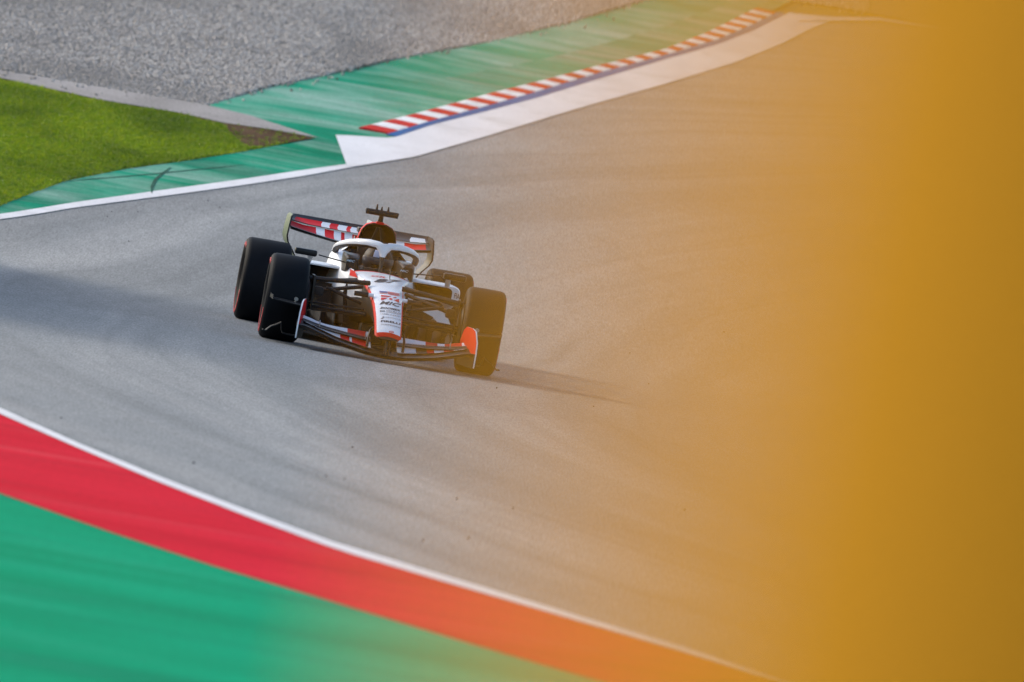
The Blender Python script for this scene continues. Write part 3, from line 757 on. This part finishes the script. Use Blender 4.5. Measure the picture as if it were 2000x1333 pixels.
# ---- rear wing
def wing(stations, cols, npt=7):
    """stations: (y, xLE, zLE, xTE, zTE, thick); cols: fn(ymid)->index (or (upper, lower))"""
    b = B(); rings = []
    prof = [0, .06, .2, .45, .75, 1.0]
    for (y, xl, zl, xt, zt, th) in stations:
        d = Vector((xt - xl, 0, zt - zl)); nrm = Vector((-d.z, 0, d.x)).normalized()
        if nrm.z < 0: nrm = -nrm
        top = []; bot = []
        for t in prof:
            th_t = th * (2.2 * math.sqrt(t) * (1 - t) * .9 + .06); cam_ = -.10 * d.length * 4 * t * (1 - t)
            p = Vector((xl, y, zl)) + d * t + nrm * cam_
            top.append(p + nrm * th_t * .5); bot.append(p - nrm * th_t * .5)
        rings.append(top + bot[::-1])
    def fm(i, j):
        if j == -1: return cols(0, 9)
        ym = (stations[i][0] + stations[i + 1][0]) / 2; return cols(ym, j)
    b.loft(rings, fmi=fm); return b
RW0 = -.627
def rwy(px): return -.62 + (px - 567) / 281.5 * 1.277
main_pts = sorted(set([-.615, -.5, -.4, -.3, -.2, -.1, 0, .1, .2, .3, .4, .5, .615] + [rwy(p) for p in (619, 636, 654, 668, 675, 690, 791, 818, 832)]))
def mzz(y): return interp(abs(y), [0, .17, .35, .5, .62], [.775, .79, .815, .838, .856])
def colour_bands(bands, default):
    def fn(ym):
        for a, c, k in bands:
            if a <= ym <= c: return k
        return default
    return fn
mb = colour_bands([(rwy(573), rwy(619), 1), (rwy(619), rwy(636), 0), (rwy(636), rwy(654), 1), (rwy(654), rwy(668), 0), (rwy(668), rwy(675), 1), (rwy(675), rwy(690), 0), (rwy(690), rwy(700), 1), (rwy(700), .37, 0), (rwy(791), rwy(818), 1), (rwy(818), rwy(832), 1)], 2)
st = [(y, -3.86, mzz(y), -4.17, interp(abs(y), [0, .5, .62], [.868, .878, .900]), .034) for y in main_pts]
b = wing(st, lambda y, j: 2 if (j >= 5 or j <= 1) else mb(y))
rwg = part('rear_wing_main_plane', b, [WHITE, REDP, BLACK], ang=50)
flap_pts = sorted(set([-.61, -.45, 0, .2, .3, .45, .61] + [rwy(p) for p in (577, 629, 645, 661, 678, 686, 701, 773, 802, 832)]))
fb = colour_bands([(rwy(577), rwy(629), 1), (rwy(629), rwy(645), 0), (rwy(645), rwy(661), 1), (rwy(661), rwy(678), 0), (rwy(678), rwy(686), 1), (rwy(686), rwy(701), 0), (rwy(701), .12, 1), (rwy(802), rwy(832), 0)], 2)
SL = .05
b = wing([(y, -4.17, interp(abs(y), [0, .5, .62], [.884, .892, .912]), -4.38, .958, .02) for y in flap_pts], lambda y, j: 2 if (j >= 4) else fb(y))
for i, p in enumerate(b.v): b.v[i] = (p[0], p[1] + (SL * max(0, (-4.16 - p[0]) / .22 - .5) if abs(p[1]) < .58 else 0), p[2])
part('rear_wing_flap', b, [WHITE, REDP, BLACK], ang=50)
for s in (-1, 1):
    b = B(); rings = []
    for z, y, x0, x1 in ((.962, .610, -3.95, -4.42), (.94, .626, -3.90, -4.44), (.85, .636, -3.86, -4.45), (.77, .640, -3.86, -4.45), (.72, .622, -3.9, -4.45), (.66, .575, -3.95, -4.44), (.58, .52, -4.0, -4.42), (.48, .47, -4.05, -4.4), (.30, .45, -4.05, -4.4)):
        t = .007; rings.append([(x0, s * (y - t), z), (x0 + .004, s * y, z), (x0, s * (y + t), z), (x1, s * (y + t), z), (x1, s * (y - t), z)])
    b.loft(rings, fmi=lambda i, j: 0 if j in (2,) else 1); part('rear_wing_endplate', b, [PGREY, BLACK], ang=40)
    b = B().tube([(-4.02, s * .05, .85), (-3.92, s * .05, .80), (-3.95, s * .05, .6), (-4.2, s * .05, .42)], [.02, .02, .022, .03], 8, flat=.4, flat_axis=(0, 1, 0)); part('wing_pylon', b, BLACK)
b = wing([(y, -4.0, .38, -4.3, .46, .03) for y in (-.46, 0, .46)], lambda y, j: 0); part('beam_wing', b, BLACK)
b = B().box((-4.2, -.03, .90), (-3.98, .03, .945), .01); part('flap_actuator', b, BLACK)

# ---- wheels
def make_wheel(width, name_lbl):
    hw = width / 2
    prof = [(.232, -hw + .03), (.262, -hw + .004), (.300, -hw), (.332, -hw + .008), (.350, -hw + .024), (.3585, -hw + .048), (.3605, 0), (.3585, hw - .048), (.350, hw - .024), (.332, hw - .008), (.300, hw), (.262, hw - .004), (.232, hw - .03)]
    t = B().lathe(prof, 72)
    rim = B().lathe([(.05, -hw + .06), (.225, -hw + .045), (.236, -hw + .025), (.236, hw - .025), (.226, hw - .03), (.21, hw - .045), (.10, hw - .065), (.03, hw - .06)], 48)
    cov = B().lathe([(.212, hw - .040), (.20, hw - .034), (.11, hw - .052), (.055, hw - .05)], 48)
    nut = B().lathe([(.036, hw - .065), (.036, hw - .03), (.022, hw - .022), (.012, hw - .022)], 6)
    str_ = []
    for a0, span in ((R(-160), R(140)), (R(65), R(50))):
        sb = B(); rings = []
        for k in range(25):
            a = a0 + span * k / 24
            rings.append([(r * math.cos(a), yy, r * math.sin(a)) for r, yy in ((.284, hw - .004), (.287, hw + .0025), (.312, hw + .0005), (.314, hw - .007))])
        sb.loft(rings); str_.append(sb)
    return t, rim, cov, nut, str_
REDT = mat('tyre_red_band', (.42, .012, .02), .6)
meshes = {}
def place_wheel(x, y, side, width, steer):
    key = round(width, 3)
    if key not in meshes:
        t, rim, cov, nut, st_ = make_wheel(width, '')
        os_ = [rim.build('wheel', RIM), t.build('tyre', RUBBER), cov.build('wheel_cover', BLACK), nut.build('wheel_nut', GREY)] + [q.build('sidewall_band', REDT) for q in st_]
        meshes[key] = os_; hub = os_[0]
    else:
        os_ = []
        for q in meshes[key]:
            c = q.copy(); col.objects.link(c); os_.append(c)
        hub = os_[0]
    for q in os_[1:]: q.parent = hub
    hub.parent = car; hub.location = (x, y, .357); hub.rotation_euler = (0, 0, (0 if side > 0 else math.pi) + steer)
    return hub
ST = R(-1.6)
place_wheel(0, .832, 1, .336, ST); place_wheel(0, -.832, -1, .336, ST)
place_wheel(-3.6, .7975, 1, .405, 0); place_wheel(-3.6, -.7975, -1, .405, 0)

# ---- front brake ducts and suspension
for s in (-1, 1):
    b = B()
    rings = [[(r * math.cos(a), s * y, .357 + r * math.sin(a)) for a in np.linspace(0, 2 * math.pi, 32, endpoint=False)] for r, y in ((.20, .72), (.20, .655), (.17, .64))]
    b.loft(rings); bd = part('brake_drum', b, BLACK)
    b = B().plate([(.06, s * .603, .30), (.075, s * .606, .45), (.06, s * .612, .585), (-.06, s * .625, .59), (-.08, s * .625, .28)], (0, .016, 0)); part('brake_duct_fence', b, BLACK, bd)
    b = B(); b.box((-.03, min(s * .52, s * .60), .42), (.06, max(s * .52, s * .60), .50), .02); part('brake_duct_scoop', b, MATTE, bd)
    arms = [((-.12, .14, .592), (0, .66, .552), .030), ((-.75, .20, .585), (-.06, .64, .53), .024), ((-.30, .19, .545), (-.03, .60, .455), .024), ((0, .50, .50), (-.02, .19, .415), .020),
            ((.16, .15, .335), (.01, .64, .325), .022), ((-.75, .15, .30), (-.03, .64, .305), .024), ((.02, .16, .37), (.05, .64, .36), .015)]
    for i, (p, q, r) in enumerate(arms):
        p = (p[0], s * p[1], p[2]); q = (q[0], s * q[1], q[2])
        b = B().tube([p, q], r * 1.15, 12, flat=.6, flat_axis=(0, 0, 1)); part('push_rod' if i == 3 else ('track_rod' if i == 6 else 'wishbone_arm'), b, MATTE)
    b = B().tube([(.30, s * .165, .507), (.30, s * .283, .503)], .021, 12); cp = part('nose_camera', b, MATTE)
    b = B().tube([(.30, s * .12, .508), (.30, s * .168, .507)], .017, 10); part('camera_mount', b, WHITE, cp)
    # rear suspension
    for p, q in (((-3.3, .12, .42), (-3.58, .62, .45)), ((-3.9, .08, .42), (-3.62, .62, .45)), ((-3.3, .14, .22), (-3.58, .62, .24)), ((-3.9, .08, .22), (-3.62, .62, .24))):
        b = B().tube([(p[0], s * p[1], p[2]), (q[0], s * q[1], q[2])], .022, 8, flat=.45, flat_axis=(0, 0, 1)); part('rear_wishbone_arm', b, BLACK)

# ---- front wing
YS = [0, .08, .15, .22, .3, .36, .41, .48, .55, .62, .69, .745]
def sym(fn): return [fn(-y) for y in YS[:0:-1]] + [fn(y) for y in YS]
def mainst(y):
    a = abs(y); xl = interp(a, [0, .15, .3, .41, .55, .69], [1.20, 1.19, 1.14, 1.10, 1.05, .98]); z = interp(a, [0, .15, .3, .41, .55, .62, .69], [.062, .069, .092, .112, .150, .172, .188])
    return (y, xl, z, xl - .30, z + .028, .040)
b = wing(sym(mainst), lambda y, j: 0); fwm = part('front_wing_main_plane', b, BLACK, ang=60)
def slotz(a): return interp(a, [0, .14, .226, .35, .468, .574, .63, .69], [.150, .155, .161, .170, .182, .198, .210, .222])
def f1(y):
    a = abs(y); mz = mainst(y)[2]; return (y, mainst(y)[1] - .25, mz + .026, .70, slotz(a) - .006, .014)
def f2(y): a = abs(y); return (y, .74, slotz(a) - .006, .62, slotz(a) + .014, .020)
def f3(y):
    a = abs(y); te = interp(a, [0, .26, .4, .5, .56, .62, .69], [.208, .208, .208, .213, .224, .242, .256]); return (y, .64, slotz(a) + .010, .46, te, .012)
def dense(fn, cuts, lim=.69):
    q = sorted(set(list(np.round(np.linspace(.11, lim, 15), 3)) + [abs(c) for c in cuts])); return q
for s in (-1, 1):
    if s < 0:
        c1_ = [(.14, .27, 1), (.27, .29, 0), (.29, .37, 1)]; c3_ = [(.14, .30, 1)]
    else:
        c1_ = [(.27, .36, 2), (.36, .42, 1), (.50, .58, 1)]; c3_ = [(.36, .46, 1), (.52, .66, 1)]
    for nm, fn, cb, dm in (('front_wing_lower_flap', f1, c1_, 0), ('front_wing_slat', f2, [], 2), ('front_wing_upper_flap', f3, c3_, 0)):
        q = dense(fn, [v_ for c in cb for v_ in c[:2]])
        cf = colour_bands(cb, dm)
        b = wing([fn(s * y) for y in q], lambda y, j, cf=cf, nm=nm: (cf(abs(y)) if (j < 5) else 2))
        part(nm, b, [WHITE, REDP, BLACK], ang=60)
    for y, x, z in ((.55, .70, .20), (.16, .72, .165)):
        b = B().plate([(x + .03, s * y, z - .015), (x + .03, s * y, z + .02), (x - .02, s * y, z + .045), (x - .06, s * y, z + .03)], (0, .006, 0)); part('flap_bracket', b, GREY)
    # pylon loop
    b = B().tube([(.93, s * .150, .105), (.91, s * .150, .19), (.88, s * .142, .235), (.86, s * .115, .262), (.84, s * .085, .262)], [.022, .019, .018, .018, .02], 10, flat=.55, flat_axis=(0, 1, 0)); part('front_wing_pylon', b, BLACK)
    # endplate: outline in (x, z), toed in to the rear
    ol = [(.98, .075), (.985, .19), (.96, .285), (.84, .375), (.70, .392), (.48, .392), (.38, .36), (.29, .27), (.30, .12), (.34, .075)]
    yof = lambda x: .748 - (.98 - x) * .125
    b = B().plate([(x, s * yof(x), z) for x, z in ol], (0, s * .012, 0), 1, 0, 2)   # inner face red, outer black, rim white
    ep = part('front_wing_endplate', b, [BLACK, REDP, WHITE])
    lo = [(.985, .07), (.985, .187), (.30, .187), (.33, .07)]
    b = B().plate([(x, s * (yof(x) - .011), z) for x, z in lo], (0, s * .008, 0)); part('endplate_lower_panel', b, BLACK, ep)
    # dive plane with its small tip fence
    b = B().plate([(.72, s * .71, .335), (.62, s * .96, .352), (.42, s * .975, .362), (.40, s * .67, .345)], (0, 0, .007)); dp = part('dive_plane', b, BLACK, ep)
    b = B().plate([(.63, s * .962, .348), (.62, s * .964, .385), (.44, s * .976, .392), (.42, s * .976, .358)], (0, .006, 0)); part('dive_plane_tip', b, BLACK, ep)
    b = B().tube([(.5, s * .765, .345), (.5, s * .765, .372)], .008, 8); b.tube([(.49, s * .765, .376), (.525, s * .765, .376)], .017, 10); part('infrared_sensor', b, GREY, ep)
    # footplate: flat, a step up, then an S curve outwards
    pf = [(.71, .083), (.78, .082), (.832, .088), (.846, .11), (.852, .145), (.857, .170), (.875, .158), (.905, .140), (.935, .125), (.96, .100), (.975, .083), (1.0, .088)]
    b = B(); rings = []
    for x, k in ((.58, 1.0), (.5, 1.0), (.44, 1.0)):
        r_ = [(x, s * (.70 + (y - .70) * (k if y > .72 else 1)), .083 + (z - .083) * k) for y, z in pf]
        rings.append(r_ + [(x, y, z - .009) for _, y, z in r_[::-1]])
    b.loft(rings); part('footplate', b, MATTE, ep)
b = B().tube([(1.02, 0, .19), (1.04, 0, .07)], [.016, .014], 8); b.tube([(1.0, .028, .19), (1.03, .03, .07)], .007, 6); part('nose_support', b, BLACK)

# ---- the driver
drv = None
def skin_body():
    J = {'pelvis': (-1.98, 0, .34, .13), 'belly': (-1.96, 0, .45, .13), 'chest': (-1.90, 0, .57, .14), 'neck': (-1.82, 0, .66, .06), 'head': (-1.75, 0, .75, .085),
         'shl': (-1.86, .17, .60, .07), 'ell': (-1.60, .22, .50, .048), 'wrl': (-1.25, .155, .625, .030), 'pal': (-1.18, .150, .645, .032),
         'shr': (-1.86, -.17, .60, .07), 'elr': (-1.60, -.22, .50, .048), 'wrr': (-1.25, -.155, .625, .030), 'par': (-1.18, -.150, .645, .032),
         'hil': (-1.94, .09, .32, .09), 'knl': (-1.50, .12, .40, .07), 'anl': (-1.15, .10, .30, .05), 'fol': (-1.09, .10, .34, .04),
         'hir': (-1.94, -.09, .32, .09), 'knr': (-1.50, -.12, .40, .07), 'anr': (-1.15, -.10, .30, .05), 'for': (-1.09, -.10, .34, .04)}
    E = [('pelvis', 'belly'), ('belly', 'chest'), ('chest', 'neck'), ('neck', 'head'), ('chest', 'shl'), ('shl', 'ell'), ('ell', 'wrl'), ('wrl', 'pal'), ('chest', 'shr'), ('shr', 'elr'), ('elr', 'wrr'), ('wrr', 'par'),
         ('pelvis', 'hil'), ('hil', 'knl'), ('knl', 'anl'), ('anl', 'fol'), ('pelvis', 'hir'), ('hir', 'knr'), ('knr', 'anr'), ('anr', 'for')]
    for sd, s in (('l', 1), ('r', -1)):
        for k in range(4):
            a, c, d = f'f{sd}{k}a', f'f{sd}{k}b', f'f{sd}{k}c'; z = .672 - k * .019; L_ = (.9, 1, .95, .8)[k]
            J[a] = (-1.135, s * .160, z, .0095); J[c] = (-1.108, s * (.160 - .006), z - .002, .009); J[d] = (-1.105, s * (.160 - .032 * L_), z - .004, .008)
            E += [('pa' + sd, a), (a, c), (c, d)]
        J['t' + sd] = (-1.16, s * .118, .665, .010); E.append(('pa' + sd, 't' + sd))
    names = list(J); me = bpy.data.meshes.new('person'); me.from_pydata([J[k][:3] for k in names], [(names.index(a), names.index(c)) for a, c in E], [])
    ob = bpy.data.objects.new('person', me); col.objects.link(ob)
    md = ob.modifiers.new('skin', 'SKIN'); sv = me.skin_vertices[0].data
    for i, k in enumerate(names): sv[i].radius = (J[k][3], J[k][3]); sv[i].use_root = (k == 'pelvis')
    ss = ob.modifiers.new('sub', 'SUBSURF'); ss.levels = 1; ss.render_levels = 1
    dg = bpy.context.evaluated_depsgraph_get(); me2 = bpy.data.meshes.new_from_object(ob.evaluated_get(dg))
    ob.modifiers.clear(); ob.data = me2; me2.materials.clear(); me2.materials.append(SUIT); me2.shade_smooth()
    return ob
person = skin_body()
person.rotation_euler = car.rotation_euler
tag(person, 'racing driver in dark suit and dark helmet seated in the open cockpit', 'person')
hb = B(); rings = []
hc = Vector((-1.72, .012, .745))
for i in range(13):
    ph = -math.pi / 2 + math.pi * i / 12 * .98 + .03
    rr = math.cos(ph); z = math.sin(ph)
    ring = []
    for k in range(28):
        a = 2 * math.pi * k / 28; fx = .148 if math.cos(a) > 0 else .138
        chin = 1.06 if (z < -.2 and math.cos(a) > .3) else 1.0
        ring.append(hc + Vector((fx * chin * rr ** .8 * math.cos(a), .128 * rr ** .8 * math.sin(a), .128 * z)))
    rings.append(ring)
hb.loft(rings, fmi=lambda i, j: 1 if (j in (26, 27) and i > 6) else 0)
hel = hb.build('helmet', [HELM, mat('helmet_white', (.45, .48, .6), .4, 0, .2)], person, ang=60)
vb = B(); rings = []
for z in (-.062, -.045, -.01, .022, .03):
    rings.append([hc + Vector((.156 * math.cos(a) * (1 - .5 * (z / .128) ** 2), .137 * math.sin(a) * (1 - .5 * (z / .128) ** 2), z)) for a in np.linspace(R(-78), R(78), 22)])
vb.loft(rings, closed=False); vis = vb.build('visor', VISOR, hel, ang=60)

# ================================================================== things beside the track
# orange padded post next to the photographer (far out of focus)
ORANGE = mat('orange_padding', (.37, .180, .010), .9, spec=.05, noise=(3, .05), bump=(40, .2, .003))
edge = ray(1165, 666); dpost = 1.9; pp = cam_pos + edge * dpost; pr_ = .19
post = bpy.data.objects.new('padded_post', None); col.objects.link(post); zb = hz(pp.y); post.location = (pp.x + pr_, pp.y, zb)
tag(post, 'thick round orange padded post, out of focus in the foreground', 'post')
def lath(prof, seg=40): return [[(r * math.cos(2 * math.pi * k / seg), r * math.sin(2 * math.pi * k / seg), z) for k in range(seg)] for r, z in prof]
B().loft(lath([(pr_ - .01, .10), (pr_, .13), (pr_, 2.30), (pr_ - .01, 2.34), (.04, 2.36)])).build('padding', ORANGE, post)
B().loft(lath([(.05, -.1), (.05, 2.45)])).build('steel_core', GREY, post)
B().loft(lath([(.056, 2.43), (.056, 2.47), (.03, 2.49), (.005, 2.495)])).build('cap', MATTE, post)
B().box((-.42, -.42, -.02), (.42, .42, .02), .005).build('base_plate', GREY, post)

# two containers added out of frame to the left, only to shade the track
def container(z, material, label):
    r = bpy.data.objects.new('added_shade_container', None); col.objects.link(r); r.location = (-11.9, 4.4, z)
    tag(r, label, 'container', 'unseen containers added for their shade')
    b = B(); pts = []
    n = 44
    for s_ in (-1, 1):
        v_ = []; 
        for i in range(n * 4 + 1):
            y = -6.0 + 12.0 * i / (n * 4); o_ = (0, .03, .03, 0)[i % 4]
            v_ += [(s_ * (1.2 - o_), y, .12), (s_ * (1.2 - o_), y, 2.5)]
        b.add(v_, [(2 * i, 2 * i + 2, 2 * i + 3, 2 * i + 1) for i in range(n * 4)])
    b.build('side_wall', material, r, smooth=False)
    B().box((-1.2, -6.05, 2.48), (1.2, 6.05, 2.59), .01).build('roof', material, r)
    B().box((-1.2, -6.05, 0), (1.2, 6.05, .13), .01).build('floor', material, r)
    B().box((-1.2, 6.0, .1), (1.2, 6.05, 2.5)).build('end_wall', material, r)
    for s_ in (-1, 1):
        d = B().box((min(0.01 * s_, 1.19 * s_), -6.05, .13), (max(.01 * s_, 1.19 * s_), -6.0, 2.48), .005).build('door', material, r)
        B().tube([(s_ * .3, -6.08, .15), (s_ * .3, -6.08, 2.45)], .018, 8).build('lock_rod', GREY, d)
    return r
container(hz(10) * .0 - .05, mat('container_blue', (.03, .07, .16), .6, noise=(2, .15)), 'blue steel container added out of frame to shade the track')
container(2.54, mat('container_grey', (.25, .26, .27), .6, noise=(2, .15)), 'grey steel container added on top of a blue one, out of frame, to shade the track')
